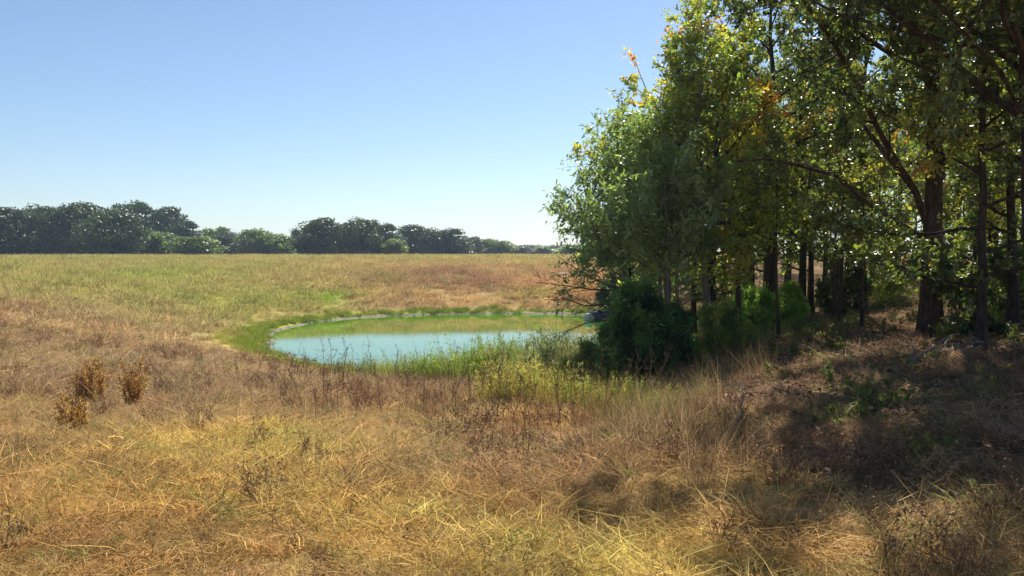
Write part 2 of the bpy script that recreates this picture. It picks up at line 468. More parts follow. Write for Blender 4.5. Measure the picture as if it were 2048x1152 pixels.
def stemmed(rng, n, rad, H, leaf=None, twig=0, lean=.2, w=.006, leafsize=(.03, .06), leafw=.25, heads=0):
    """upright weeds: thin 3-sided stems with side twigs, narrow leaves or seed heads"""
    parts = []
    a = rng.uniform(0, 6.283, n); r = rad * np.sqrt(rng.random(n))
    base = np.stack([r * np.cos(a), r * np.sin(a), np.full(n, -.03)], 1)
    d = norm(np.stack([rng.normal(0, lean, n), rng.normal(0, lean, n), np.ones(n)], 1))
    ln = rng.uniform(*H, n)
    P = [base]; M = 5
    for s in range(M - 1):
        d = norm(d + rng.normal(0, .09, (n, 3)))
        P.append(P[-1] + d * ln[:, None] / (M - 1))
    P = np.stack(P, 1)
    R = np.repeat(np.array([1, .85, .7, .5, .25])[None] * w / 2, n, 0)
    V, F = tube_batch(P, R, 3); parts.append((V, F, np.full(len(F), .3)))
    def on(Pa, k, lo, hi):
        N, M = Pa.shape[:2]
        idx = np.repeat(np.arange(N), k); u = rng.uniform(lo, hi, len(idx)) * (M - 1)
        q = np.minimum(u.astype(int), M - 2); f = (u - q)[:, None]
        return Pa[idx, q] * (1 - f) + Pa[idx, q + 1] * f, norm(Pa[idx, q + 1] - Pa[idx, q])
    src = P
    if twig:
        p0, dd = on(P, twig, .35, 1)
        dv = norm(dd * .8 + rng.normal(0, .6, p0.shape))
        L2 = rng.uniform(.05, .18, len(p0))[:, None]
        Q = np.stack([p0, p0 + dv * L2 * .5, p0 + norm(dv + np.array([0, 0, .4])) * L2], 1)
        V, F = tube_batch(Q, np.repeat(np.array([[.6, .45, .2]]) * w / 2, len(Q), 0), 3); parts.append((V, F, np.full(len(F), .3)))
        if heads:
            p1, d1 = on(Q, heads, .3, 1)
            V, F = leafcards(rng, p1, norm(rng.normal(size=p1.shape)), norm(rng.normal(size=p1.shape)), rng.uniform(.012, .028, len(p1)), rng.uniform(.01, .02, len(p1)))
            parts.append((V, F, rng.uniform(.2, 1, len(F) // 2).repeat(2)))
    if leaf:
        p1, d1 = on(src, leaf, .12, 1)
        ax = norm(d1 * .7 + rng.normal(0, .7, p1.shape))
        l = rng.uniform(*leafsize, len(p1))
        V, F = leafcards(rng, p1, ax, norm(rng.normal(size=p1.shape) + np.array([0, 0, .6])), l, l * leafw)
        parts.append((V, F, np.repeat(rng.random(len(p1)), 2)))
    return cat3(parts)

def litter(rng, n, rad):
    a = rng.uniform(0, 6.283, n); r = rad * np.sqrt(rng.random(n))
    pos = np.stack([r * np.cos(a), r * np.sin(a), rng.uniform(.0, .03, n)], 1)
    ax = norm(np.stack([rng.normal(size=n), rng.normal(size=n), rng.normal(0, .25, n)], 1))
    l = rng.uniform(.03, .075, n)
    V, F = leafcards(rng, pos, ax, norm(rng.normal(0, .5, (n, 3)) + np.array([0, 0, 1.])), l, l * .6, fold=.4)
    return V, F, np.repeat(rng.random(n), 2)

def scatter(name, variants, P, scale, tint, tilt=.15, mat=None, seed=0, zscale=None):
    """one object: the tufts of 'variants' set out on points P"""
    rng = np.random.default_rng(seed)
    coll = bpy.data.collections.new(name + '_tufts')
    for V, F, t in variants:
        o = mesh(name + '_tuft', V, F, mat, face_attrs={'tone': t}, link=False)
        coll.objects.link(o)
    n = len(P)
    me = bpy.data.meshes.new(name)
    me.vertices.add(n); me.vertices.foreach_set('co', np.ascontiguousarray(P, np.float32).ravel())
    def vec(an, v):
        a = me.attributes.new(an, 'FLOAT_VECTOR', 'POINT'); a.data.foreach_set('vector', np.ascontiguousarray(v, np.float32).ravel())
    vec('rot', np.stack([rng.normal(0, tilt, n), rng.normal(0, tilt, n), rng.uniform(0, 6.283, n)], 1))
    s = np.repeat(np.asarray(scale)[:, None], 3, 1)
    if zscale is not None: s[:, 2] *= zscale
    vec('siz', s); vec('tint', tint)
    o = bpy.data.objects.new(name, me); SC.collection.objects.link(o)
    ng = bpy.data.node_groups.new(name + '_scatter', 'GeometryNodeTree')
    ng.interface.new_socket('Geometry', in_out='INPUT', socket_type='NodeSocketGeometry')
    ng.interface.new_socket('Geometry', in_out='OUTPUT', socket_type='NodeSocketGeometry')
    N, L = ng.nodes, ng.links
    gi, go = N.new('NodeGroupInput'), N.new('NodeGroupOutput')
    ci = N.new('GeometryNodeCollectionInfo'); ci.inputs[0].default_value = coll
    ci.inputs['Separate Children'].default_value = True; ci.inputs['Reset Children'].default_value = True
    ip = N.new('GeometryNodeInstanceOnPoints'); ip.inputs['Pick Instance'].default_value = True
    def named(an):
        q = N.new('GeometryNodeInputNamedAttribute'); q.data_type = 'FLOAT_VECTOR'; q.inputs['Name'].default_value = an
        return q.outputs['Attribute']
    L.new(gi.outputs[0], ip.inputs['Points']); L.new(ci.outputs[0], ip.inputs['Instance'])
    er = N.new('FunctionNodeEulerToRotation'); L.new(named('rot'), er.inputs[0])
    L.new(er.outputs[0], ip.inputs['Rotation']); L.new(named('siz'), ip.inputs['Scale'])
    L.new(ip.outputs[0], go.inputs[0])
    md = o.modifiers.new('scatter', 'NODES'); md.node_group = ng
    return o

def field_points(rng, y0, y1, dens, xm=.78, pad=3.0, x0=None, x1=None):
    w = xm * y1 + pad
    n = int(dens * 2 * w * (y1 - y0))
    x = rng.uniform(-w, w, n); y = rng.uniform(y0, y1, n)
    k = np.abs(x) < xm * y + pad
    if x0 is not None: k &= x > x0
    if x1 is not None: k &= x < x1
    return x[k], y[k]

def build_grass():
    rng = np.random.default_rng(4)
    M = blade_mat('dry_grass_blades')
    mat_v = [cat3([blades(rng, 150, .26, (.05, .24), (2, 60), (.0025, .0055), 1.3, 3, .6), blades(rng, 10, .2, (.25, .5), (2, 30), (.003, .005), .9, 3, .5)]) for _ in range(7)]
    mat_v += [cat3([blades(rng, 110, .22, (.08, .28), (5, 50), (.0028, .0055), 1.2, 3, .8), blades(rng, 6, .12, (.18, .36), (30, 70), (.003, .005), .9, 3, .6)]) for _ in range(3)]
    up_v = [cat3([blades(rng, 40, .22, (.12, .3), (30, 75), (.005, .009), .8, 3, .5), blades(rng, 45, .24, (.2, .4), (5, 35), (.005, .009), .8, 3, .6)]) for _ in range(5)]
    far_v = [blades(rng, 55, .45, (.18, .36), (15, 75), (.012, .024), .7, 2, .4) for _ in range(4)]
    # crumbs of dead leaf lying in the thatch
    def crumbs(v, n):
        V, F, t = v
        a = rng.uniform(0, 6.283, n); r = .28 * np.sqrt(rng.random(n))
        pos = np.stack([r * np.cos(a), r * np.sin(a), rng.uniform(.0, .09, n)], 1); l = rng.uniform(.010, .028, n)
        V2, F2 = leafcards(rng, pos, norm(rng.normal(size=(n, 3))), norm(rng.normal(size=(n, 3))), l, l * .5, fold=.6)
        V3, F3 = join([(V, F), (V2, F2)]); return V3, F3, np.concatenate([t, np.repeat(.55 * rng.random(n), 2)])
    mat_v = [crumbs(v, 40 if i % 2 else 12) for i, v in enumerate(mat_v)]
    # near
    def emit(name, var, x, y, sc, keep_wood, seed, tilt=.15, gain=1.0, jit=.14):
        d = sdist(x, y)
        k = (d > .6) & (rng.random(len(x)) < .35 + 1.5 * sstep(.36, .6, fbm(x, y, 1.0, 301, 3)) + (y > 27))
        w = wood_mask(x, y)
        k &= rng.random(len(x)) > w * (1 - keep_wood)
        x, y, d = x[k], y[k], d[k]
        c = ground_colour(x, y, d) * gain
        n = len(x)
        c = c * (1 + rng.normal(0, jit, (n, 1))) * (1 + rng.normal(0, .05, (n, 3)))
        # single tufts of another colour
        r = rng.random(n)
        c[r < .06] = BROWN * 1.1; c[r > .95] = np.array([.23, .25, .07]) * rng.uniform(.8, 1.2)
        s = sc * rng.uniform(.7, 1.3, n) * (.65 + .7 * fbm(x, y, 1.6, 12, 3))
        s *= np.where(d < 2.2, .7, 1) * np.where((d < 3.5) & (y < 32), .62, 1)
        o = scatter(name, var, np.c_[x, y, height(x, y, d)], s, np.clip(c, .01, .8), tilt, M, seed)
        tag(o, kind='stuff')
    x, y = field_points(rng, 1.6, 12, 58); emit('matted_dry_grass', mat_v, x, y, 1.0, .24, 1, .2, 1.08)
    x, y = field_points(rng, 12, 27, 22); emit('standing_dry_grass', up_v, x, y, 1.15, .10, 2, .18, 1.05)
    x, y = field_points(rng, 6, 12, 5); emit('loose_dry_grass', up_v, x, y, 1.0, .25, 6, .18, 1.0)
    x, y = field_points(rng, 27, 85, 6.5, .74); emit('far_bank_grass', far_v, x, y, 1.15, .1, 3, .1, 1.05)
    x, y = field_points(rng, 85, 210, .75, .72); emit('distant_field_grass', far_v, x, y, 1.7, .1, 4, .1, 1.0)

    # bright green grass growing along the water's edge
    gm = blade_mat('green_grass_blades', .6, 1.4, .4)
    gv = [blades(rng, 70, .2, (.12, .3), (45, 88), (.008, .014), .8, 2, .5) for _ in range(4)]
    n = 15000
    x, y = rng.uniform(-16, 9, n), rng.uniform(22, 52, n)
    d = sdist(x, y)
    wide = .95 + .8 * sig((-x - 9.5) / .8) * sig((36 - y) / 2)
    k = (d > .0 + .34 * sstep(.35, .6, fbm(x, y, 1.3, 411, 3))) & (d < wide + (fbm(x, y, 1.1, 3, 2) - .5) * 1.6 + rng.normal(0, .35, n))
    k &= ~((y < 30) & (x > -9.2) & (rng.random(n) < .85))
    x, y, d = x[k], y[k], d[k]
    c = lerp(np.array([.16, .25, .025]), np.array([.42, .42, .08]), np.clip(sstep(.8, 2.2, d) + .35 * rng.random(len(x)) + .4 * sig((-x - 9.5) / .8) * sig((34 - y) / 2), 0, 1))
    c *= (1 + rng.normal(0, .15, (len(x), 1)))
    tag(scatter('green_shore_grass', gv, np.c_[x, y, height(x, y, d)], rng.uniform(.7, 1.2, len(x)), np.clip(c, .01, .8), .12, gm, 9), kind='stuff')

    # taller pale grass standing at the edge of the wood's shade
    def tall_grass(rg):
        tv = [blades(rg, 60, .2, (.35, .75), (55, 88), (.0035, .007), .8, 4, .5) for _ in range(4)]
        q, cc = [], []
        for cx, cy, rx, ry, m, col in ((1.55, 8.6, .7, .9, 42, (.50, .40, .22)), (2.1, 10.2, .7, .8, 36, (.42, .36, .18)), (1.5, 6.9, .5, .6, 20, (.46, .33, .20)), (2.8, 11.8, .8, .8, 26, (.40, .32, .17)),
                                       (-.6, 12.6, 1.6, 1.4, 60, (.42, .28, .16)), (.9, 10.2, .8, .9, 40, (.46, .30, .15)), (-2.6, 14.5, 1.8, 1.6, 50, (.40, .27, .17))):
            m = int(m * .6); q.append(rg.normal(0, .75, (m, 2)) * (rx, ry) + (cx, cy)); cc.append(np.array(col)[None] * np.array([.74, .66, .56]) * (1 + rg.normal(0, .2, (m, 1))) * (1 + rg.normal(0, .05, (m, 3))))
        q = np.concatenate(q); cc = np.concatenate(cc)
        tag(scatter('tall_pale_grass', tv, np.c_[q, height(q[:, 0], q[:, 1])], rg.uniform(.6, 1.1, len(q)), np.clip(cc, .01, .8), .12, M, 29), kind='stuff')

    # feathery green weeds between the field and the near shore
    wm = blade_mat('green_weed_leaves', .6, 1.5, .45)
    wv = [stemmed(rng, 14, .28, (.4, .85), leaf=24, lean=.2, w=.007, leafsize=(.05, .10), leafw=.14) for _ in range(2)] + [blades(rng, 46, .24, (.3, .8), (58, 88), (.004, .008), .6, 4, .35) for _ in range(4)]
    pts, cols, sc = [], [], []
    def clump(cx, cy, rx, ry, n, col, s):
        a = rng.normal(0, .55, (n, 2)) * np.array([rx, ry]) + np.array([cx, cy])
        pts.append(a); cols.append(np.array(col)[None] * (1 + rng.normal(0, .16, (n, 1))) * (1 + rng.normal(0, .06, (n, 3)))); sc.append(rng.uniform(.7, 1.2, n) * s * .9)
    G1, G2, G3 = (.30, .38, .07), (.40, .40, .09), (.20, .27, .07)
    clump(-4.6, 22.9, 1.2, .4, 45, G3, .62); clump(-3.0, 22.2, 1.9, .5, 90, G2, .72); clump(-1.2, 21.6, 2.0, .8, 150, G1, 1.0)
    clump(-.1, 21.4, 1.4, .8, 150, G1, 1.6); clump(1.1, 20.6, 1.0, .8, 80, (.34, .36, .13), 1.75); clump(-2.2, 22.4, 1.3, .5, 40, G1, .9)
    clump(.35, 12.8, .9, .7, 80, (.50, .44, .10), 1.05); clump(1.0, 12.2, .8, .8, 75, (.42, .41, .08), .85); clump(1.5, 11.0, .5, .6, 45, (.26, .29, .05), .7)
    clump(1.75, 10.1, .5, .5, 30, (.28, .28, .06), .6); clump(1.3, 16.0, .5, 1.0, 30, (.30, .27, .09), .9)
    clump(4.9, 16.5, 1.0, .7, 30, G3, .75); clump(7.0, 20, 2.0, 1.0, 35, G3, .7); clump(-8.6, 27.6, .8, .4, 20, (.25, .25, .06), .4)
    p = np.concatenate(pts); c = np.concatenate(cols); s = np.concatenate(sc)
    d = sdist(p[:, 0], p[:, 1]); k = d > .1
    tall_grass(rng)
    tag(scatter('green_waterside_weeds', wv, np.c_[p[k], height(p[k, 0], p[k, 1], d[k])], s[k], np.clip(c[k], .01, .8), .12, wm, 13), kind='stuff')

    # brown wiry weeds in the dry grass
    bm = blade_mat('brown_weed_stems', .5, 1.5, .1)
    bv = [stemmed(rng, 9, .16, (.22, .48), twig=6, lean=.28, w=.006, heads=3) for _ in range(4)]
    x, y = field_points(rng, 3.5, 26, 2.2)
    w = wood_mask(x, y); k = (fbm(x, y, 2.4, 55, 3) + .1 * sstep(9, 14, y) > .52) & (w < .6)
    x, y = x[k], y[k]
    d = sdist(x, y); k = d > 1.2; x, y, d = x[k], y[k], d[k]
    c = lerp(np.array([.20, .11, .065]), np.array([.28, .15, .07]), rng.random(len(x)))
    tag(scatter('brown_wiry_weeds', bv, np.c_[x, y, height(x, y, d)], rng.uniform(.6, 1.15, len(x)), c, .12, bm, 15), kind='stuff')

    # fallen leaves and low green growth under the trees
    lm = blade_mat('fallen_leaves', .35, 1.4, .2, .8, .08)
    lv = [litter(rng, 90, .42) for _ in range(4)]
    x, y = field_points(rng, 4, 42, 5.5, .8, 3, x0=1)
    w = wood_mask(x, y); k = w > rng.uniform(.2, .8, len(x)); x, y = x[k], y[k]
    d = sdist(x, y); k = d > .4; x, y, d = x[k], y[k], d[k]
    c = lerp(np.array([.26, .155, .085]), np.array([.44, .29, .17]), rng.random(len(x)))
    tag(scatter('fallen_leaves', lv, np.c_[x, y, height(x, y, d) + .015], rng.uniform(.8, 1.2, len(x)), c, .06, lm, 17), kind='stuff')
    uv = [stemmed(rng, 10, .2, (.12, .32), leaf=12, lean=.45, w=.005, leafsize=(.04, .09), leafw=.4) for _ in range(3)]
    x, y = field_points(rng, 5, 36, .8, .8, 3, x0=1.5)
    w = wood_mask(x, y); k = (w > .5) & (fbm(x, y, 2.5, 201, 3) > .49); x, y = x[k], y[k]
    d = sdist(x, y)
    c = lerp(np.array([.10, .14, .03]), np.array([.20, .20, .05]), rng.random(len(x)))
    tag(scatter('woodland_undergrowth', uv, np.c_[x, y, height(x, y, d)], rng.uniform(.7, 1.4, len(x)), c, .12, wm, 19), kind='stuff')

    # small stones on the mud
    def pebbles(n):
        parts = []
        for _ in range(n):
            v = np.array([(1, 0, 0), (-1, 0, 0), (0, 1, 0), (0, -1, 0), (0, 0, .7), (0, 0, -.5)]) * rng.uniform(.012, .035) * rng.uniform(.7, 1.3, (6, 1))
            v += np.array([rng.uniform(-.2, .2), rng.uniform(-.2, .2), .01])
            f = np.array([(0, 2, 4, 4), (2, 1, 4, 4), (1, 3, 4, 4), (3, 0, 4, 4), (2, 0, 5, 5), (1, 2, 5, 5), (3, 1, 5, 5), (0, 3, 5, 5)])
            parts.append((v, f))
        V, F = join(parts); return V, F[:, :3], rng.random(len(F))
    pm = blade_mat('pebble_stone', .5, 1.6, 0)
    n = 3500
    x, y = rng.uniform(-13, 8, n), rng.uniform(24, 49, n); d = sdist(x, y); k = (d > -.05) & (d < .26); x, y, d = x[k], y[k], d[k]
    c = lerp(np.array([.20, .18, .14]), np.array([.34, .30, .22]), rng.random(len(x)))
    tag(scatter('shore_pebbles', [pebbles(10) for _ in range(3)], np.c_[x, y, height(x, y, d) + .02], rng.uniform(.6, 1.4, len(x)), c, .1, pm, 23), kind='stuff')
build_grass()

# ------------------------------------------------------------------ trees
BARK_DARK = bark_mat('dark_brown_bark', (.018, .014, .012), (.095, .07, .056), 14)
BARK_GREY = bark_mat('grey_bark', (.10, .085, .07), (.26, .225, .19))
BARK_RED = bark_mat('reddish_brown_bark', (.025, .016, .012), (.13, .085, .065), 14)
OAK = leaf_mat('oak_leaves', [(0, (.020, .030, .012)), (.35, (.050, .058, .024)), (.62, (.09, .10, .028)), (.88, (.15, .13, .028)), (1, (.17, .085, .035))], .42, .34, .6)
YEL = leaf_mat('turning_leaves', [(0, (.045, .060, .018)), (.40, (.095, .115, .025)), (.65, (.19, .175, .03)), (.86, (.28, .19, .03)), (.97, (.26, .09, .03))], .45)
MID = leaf_mat('elm_leaves', [(0, (.036, .048, .018)), (.45, (.074, .092, .026)), (.8, (.135, .145, .034)), (1, (.22, .19, .05))], .48)
PALE = leaf_mat('pale_drooping_leaves', [(0, (.07, .095, .06)), (.5, (.13, .165, .085)), (1, (.22, .25, .09))], .42, .38, gain=1.7)
CED = leaf_mat('cedar_sprays', [(0, (.008, .020, .007)), (.5, (.030, .060, .018)), (1, (.075, .12, .03))], .35, .5, .3, gain=2.4)
DIST = leaf_mat('distant_oak_leaves', [(0, (.018, .030, .016)), (.5, (.038, .054, .024)), (1, (.075, .095, .036))], .3, gain=1.2)
DISTG = leaf_mat('distant_green_leaves', [(0, (.038, .058, .018)), (.5, (.075, .10, .028)), (1, (.13, .16, .045))], .35, gain=1.7)
DRYL = leaf_mat('dead_curled_leaves', [(0, (.14, .06, .025)), (.5, (.33, .155, .06)), (1, (.48, .28, .13))], .3, .7, gain=1.3)

def path_batch(rng, S, D, Ln, M, up, wig):
    P = [S]; d = norm(D)
    Ln = np.asarray(Ln)[:, None]
    for s in range(M - 1):
        d = norm(d + np.array([0, 0, up]) / (M - 1) + rng.normal(0, wig, d.shape))
        P.append(P[-1] + d * Ln / (M - 1))
    return np.stack(P, 1)

def sample_on(rng, P, cnt, lo, hi):
    """cnt (N,) children per path -> start points, parent direction, parent index, u"""
    N, M = P.shape[:2]
    idx = np.repeat(np.arange(N), cnt); u = rng.uniform(lo, hi, len(idx))
    v = u * (M - 1); q = np.minimum(v.astype(int), M - 2); f = (v - q)[:, None]
    return P[idx, q] * (1 - f) + P[idx, q + 1] * f, norm(P[idx, q + 1] - P[idx, q]), idx, u

def plant(name, seed, loc, h, cb, R, r0, leafmat, bark, lean=(0, 0), bias=(0, 0), n1=16, n2=9, n3=8, nl=8, leaf=(.07, .11), lw=.62,
          droop=0.0, up=.35, extra=None, stems=1, tone0=.5, tspread=.22, l2=.5, l3=.42, fill=1.0, fork=None, base_flare=1.5, rz=0, dead=None,
          cards=True, wob=.06, top=1.0, tone_orange=.04, taper=.86):
    rng = np.random.default_rng(seed)
    root = empty(name, loc, rz)
    wood = []; L1 = []; L1r = []
    for s in range(stems):
        M = 12
        t = np.linspace(0, 1, M)
        ang = rng.uniform(0, 6.28) if stems > 1 else 0
        off = np.array([math.cos(ang), math.sin(ang)]) * (.09 if stems > 1 else 0)
        spread = (0.14 * h if stems > 1 else 0)
        wx = np.cumsum(rng.normal(0, wob, M)) * t * h / 8; wy = np.cumsum(rng.normal(0, wob, M)) * t * h / 8
        hh = h * (1 if s == 0 else rng.uniform(.7, .95))
        P = np.stack([off[0] + lean[0] * t * h + wx + math.cos(ang) * spread * t ** .8, off[1] + lean[1] * t * h + wy + math.sin(ang) * spread * t ** .8, -.15 + (hh * .93 + .15) * t], 1)
        rr = r0 * (1 if stems == 1 else .7) * (1 - taper * t ** .9)
        rr[0] *= base_flare; rr[1] *= 1 + (base_flare - 1) * .25
        wood.append(tube_batch(P[None], rr[None], 9))
        # limbs
        k1 = max(3, n1 // stems)
        u = cb + (1 - cb) * ((np.arange(k1) + rng.uniform(.0, .9, k1)) / k1) ** .9
        u = np.clip(u, 0, .985)
        v = u * (M - 1); q = np.minimum(v.astype(int), M - 2); f = (v - q)[:, None]
        S = P[q] * (1 - f) + P[q + 1] * f
        tt = (u - cb) / (1 - cb)
        az = np.arange(k1) * 2.4 + rng.uniform(0, 6.28) + rng.normal(0, .35, k1)
        el = np.radians(6 + 52 * tt * top + rng.normal(0, 9, k1) - 20 * droop)
        D = np.stack([np.cos(az) * np.cos(el), np.sin(az) * np.cos(el), np.sin(el)], 1)
        ln = R * (1.04 - tt) ** .36 * (.62 + .38 * np.minimum(1, tt * 4)) * rng.uniform(.75, 1.15, k1)
        ln *= 1 + bias[0] * np.cos(az) + bias[1] * np.sin(az)
        ln = np.maximum(ln, .25 * R)
        Q = path_batch(rng, S, D, ln, 7, up - droop, .13)
        rb = np.interp(u, t, rr) * .55
        L1.append(Q); L1r.append(np.clip(rb, .008, .5)[:, None] * np.linspace(1, .22, 7)[None])
    if extra:                                     # named limbs given as points relative to the base
        for pts, ra, rb in extra:
            pts = np.array(pts, float)
            s = np.linspace(0, 1, 7) * (len(pts) - 1); q = np.minimum(s.astype(int), len(pts) - 2); f = (s - q)[:, None]
            Q = pts[q] * (1 - f) + pts[q + 1] * f + rng.normal(0, .03, (7, 3)) * (np.arange(7) > 0)[:, None]
            L1.append(Q[None]); L1r.append(np.linspace(ra, rb, 7)[None])
    L1 = np.concatenate(L1); L1r = np.concatenate(L1r)
    wood.append(tube_batch(L1, L1r, 6))
    len1 = np.linalg.norm(L1[:, -1] - L1[:, 0], axis=1)
    c2 = np.maximum(2, (n2 * len1 / max(R, .1)).round().astype(int))
    S, pd, idx, u = sample_on(rng, L1, c2, .18, 1)
    D = norm(pd * .65 + rng.normal(0, .62, S.shape) + np.array([0, 0, .18 - .5 * droop]))
    ln2 = l2 * R * (1 - .45 * u) * rng.uniform(.5, 1.15, len(S))
    P2 = path_batch(rng, S, D, ln2, 5, up * .6 - droop, .16)
    wood.append(tube_batch(P2, np.clip(L1r[idx, 3] * .42, .004, .06)[:, None] * np.linspace(1, .3, 5)[None], 4))
    c3 = np.maximum(2, (n3 * ln2 / (l2 * R * .65)).round().astype(int))
    S, pd, idx3, u = sample_on(rng, P2, c3, .15, 1)
    D = norm(pd * .5 + rng.normal(0, .7, S.shape) + np.array([0, 0, .1 - .7 * droop]))
    ln3 = l3 * rng.uniform(.4, 1.1, len(S)) * min(1, R / 2.2)
    P3 = path_batch(rng, S, D, ln3, 3, .1 - droop, .2)
    wood.append(tube_batch(P3, np.full((len(P3), 3), 1.) * np.array([[.004, .003, .0015]]), 3))
    V, F = join(wood)
    mesh('trunk', V, F, bark, root, smooth=True)
    # leaves
    cn = rng.poisson(nl * 1.95, len(P3))
    if fill < 1: cn = np.where(rng.random(len(P3)) < fill, cn, 0)
    S, pd, i3, u = sample_on(rng, P3, cn, .1, 1.08)
    n = len(S)
    S = S + rng.normal(0, .035, (n, 3))
    ax = norm(pd * .5 + rng.normal(0, .6, (n, 3)) + np.array([0, 0, -.15 - 1.1 * droop]))
    nr = norm(rng.normal(0, .75, (n, 3)) + np.array([0, 0, .8 - .6 * droop]))
    l = rng.uniform(*leaf, n) * .88 * np.exp(rng.normal(0, .24, n))
    l1tone = rng.normal(0, tspread * .55, len(L1)); l2tone = rng.normal(0, tspread * .6, len(P2))
    tone = tone0 + l1tone[idx[idx3[i3]]] + l2tone[idx3[i3]] + rng.normal(0, .10, n)
    tone = np.where(rng.random(n) < tone_orange, rng.uniform(.8, 1, n), tone)
    if cards:
        V, F = leafcards(rng, S, ax, nr, l, l * lw)
        mesh('crown', V, F, leafmat, root, face_attrs={'tone': np.repeat(np.clip(tone, 0, 1), 2)})
    else:
        b = norm(np.cross(nr, ax)) * (l * lw / 2)[:, None]
        a = ax * l[:, None]
        V = np.stack([S, S + a * .5 + b, S + a, S + a * .5 - b], 1).reshape(-1, 3)
        F = np.arange(4 * n).reshape(-1, 4)
        mesh('crown', V, F, leafmat, root, face_attrs={'tone': np.clip(tone, 0, 1)})
    if dead:
        parts = []
        for pts, ra in dead:
            pts = np.array(pts, float); Mn = len(pts)
            parts.append(tube_batch(pts[None], np.linspace(ra, ra * .3, Mn)[None], 5))
            S, pd, _, u = sample_on(rng, pts[None], np.array([12]), .25, 1)
            Q = path_batch(rng, S, norm(pd + rng.normal(0, .55, S.shape)), rng.uniform(.25, .7, 12), 5, -.1, .2)
            parts.append(tube_batch(Q, np.full((12, 5), ra * .35) * np.linspace(1, .3, 5)[None], 3))
            S, pd, _, u = sample_on(rng, Q, np.full(12, 4), .2, 1)
            Q = path_batch(rng, S, norm(pd + rng.normal(0, .6, S.shape)), rng.uniform(.1, .3, 48), 3, -.1, .2)
            parts.append(tube_batch(Q, np.full((48, 3), ra * .18), 3))
        V, F = join(parts); dd = mesh('dead_branch', V, F, BARK_RED, root, smooth=True); dd['label'] = 'bare dark dead branches reaching out towards the pond'
    return root

def gp(px, Y):
    """ground point at distance Y on the sight line of column px"""
    X = (px - 1024) / FPX * Y
    return (X, Y, hz(X, Y))

# pale drooping tree on the left edge of the wood, leaning over the bank
b = gp(1318, 17.0)
t = plant('slender_tree', 11, b, 5.1, .46, 2.25, .11, PALE, BARK_GREY, lean=(-.11, .02), bias=(-.25, 0), n1=30, n2=10, n3=8, nl=8, leaf=(.08, .14), lw=.36, droop=.05, up=.6,
          stems=3, fill=.95, tone0=.5,
          dead=[([(-.5, 0, 1.6), (-1.0, -.1, 1.75), (-1.5, -.1, 1.78), (-2.0, -.15, 1.85), (-2.4, -.15, 1.9)], .022), ([(-.5, 0, 1.35), (-1.1, -.1, 1.45), (-1.6, -.1, 1.42), (-2.1, -.1, 1.6)], .026), ([(-.5, .1, .95), (-1.1, .1, 1.1), (-1.6, .1, 1.02), (-2.0, .1, .85)], .014)])
tag(t, 'pale grey-green tree with drooping narrow leaves leaning over the pond bank at the wood edge', 'tree')
b = gp(1345, 18.3)
t = plant('slender_tree', 12, b, 5.3, .36, 2.3, .10, YEL, BARK_GREY, lean=(-.06, 0), bias=(-.3, 0), n1=22, n2=9, n3=8, nl=8, leaf=(.06, .10), stems=2, tone0=.5, droop=.12)
tag(t, 'grey forked tree rising straight behind the dark cedar bush', 'tree')
b = gp(1425, 19.5)
t = plant('turning_tree', 13, b, 7.6, .34, 2.9, .15, YEL, BARK_DARK, lean=(-.01, 0), bias=(-.25, 0), n1=24, n2=10, n3=8, nl=8, leaf=(.07, .12), tone0=.64, tspread=.26, tone_orange=.07)
tag(t, 'tall dark-trunked tree with yellowing leaves and orange tints at the top left of the wood', 'tree')
b = gp(1422, 18.2)
t = plant('slender_tree', 14, b, 7.2, .34, 2.2, .10, MID, BARK_GREY, lean=(-.03, 0), bias=(0, 0), n1=18, n2=9, n3=8, nl=7, leaf=(.07, .11), tone0=.55)
tag(t, 'thin grey curved trunk just right of the black trunk beside the cedar bush', 'tree')
b = gp(1262, 20.0)
t = plant('turning_tree', 15, b, 6.1, .36, 1.9, .08, MID, BARK_DARK, lean=(0, 0), bias=(-.1, 0), n1=20, n2=9, n3=8, nl=8, leaf=(.07, .11), tone0=.6)
tag(t, 'leafy green tree on the bank between the pale drooping tree and the pond', 'tree')

# the big oak
b = gp(1862, 15.2)
OAKP = b
ex = [([(-.1, 0, 2.2), (-.65, -.3, 3.05), (-1.5, -.7, 4.1), (-2.1, -1.2, 4.9), (-3.2, -1.9, 5.8)], .075, .03),
      ([(-.65, -.3, 3.0), (-1.2, 0, 3.9), (-1.65, .2, 4.8), (-1.75, .3, 5.8), (-2.0, .3, 7.0)], .05, .018),
      ([(-.1, 0, 1.9), (-.9, .4, 2.6), (-1.6, .8, 3.2), (-2.6, .9, 3.5), (-3.6, .9, 3.55)], .06, .018),
      ([(0, 0, 3.6), (.7, .3, 4.7), (1.5, .4, 5.7), (2.4, .5, 7.0)], .10, .03),
      ([(0, 0, 3.2), (.2, -1.2, 4.2), (-.2, -2.6, 5.2), (-.8, -4.0, 6.0)], .10, .03),
      ([(0, 0, 1.3), (-.5, .1, 1.32), (-1.1, .1, 1.5)], .03, .01),
      ([(0, 0, 4.4), (-1.0, -1.4, 5.5), (-2.2, -2.6, 6.3), (-3.6, -3.2, 7.0)], .09, .03)]
t = plant('oak_tree', 21, b, 10.5, .50, 4.6, .205, OAK, BARK_RED, lean=(-.005, -.01), bias=(-.15, -.25), n1=20, n2=11, n3=10, nl=8, leaf=(.065, .11), lw=.6, extra=ex, tone0=.42, tspread=.26, base_flare=1.4, wob=.02, taper=.72, l2=.42, tone_orange=.03)
tag(t, 'big oak with a thick straight trunk and heavy limbs forking to the left', 'tree')
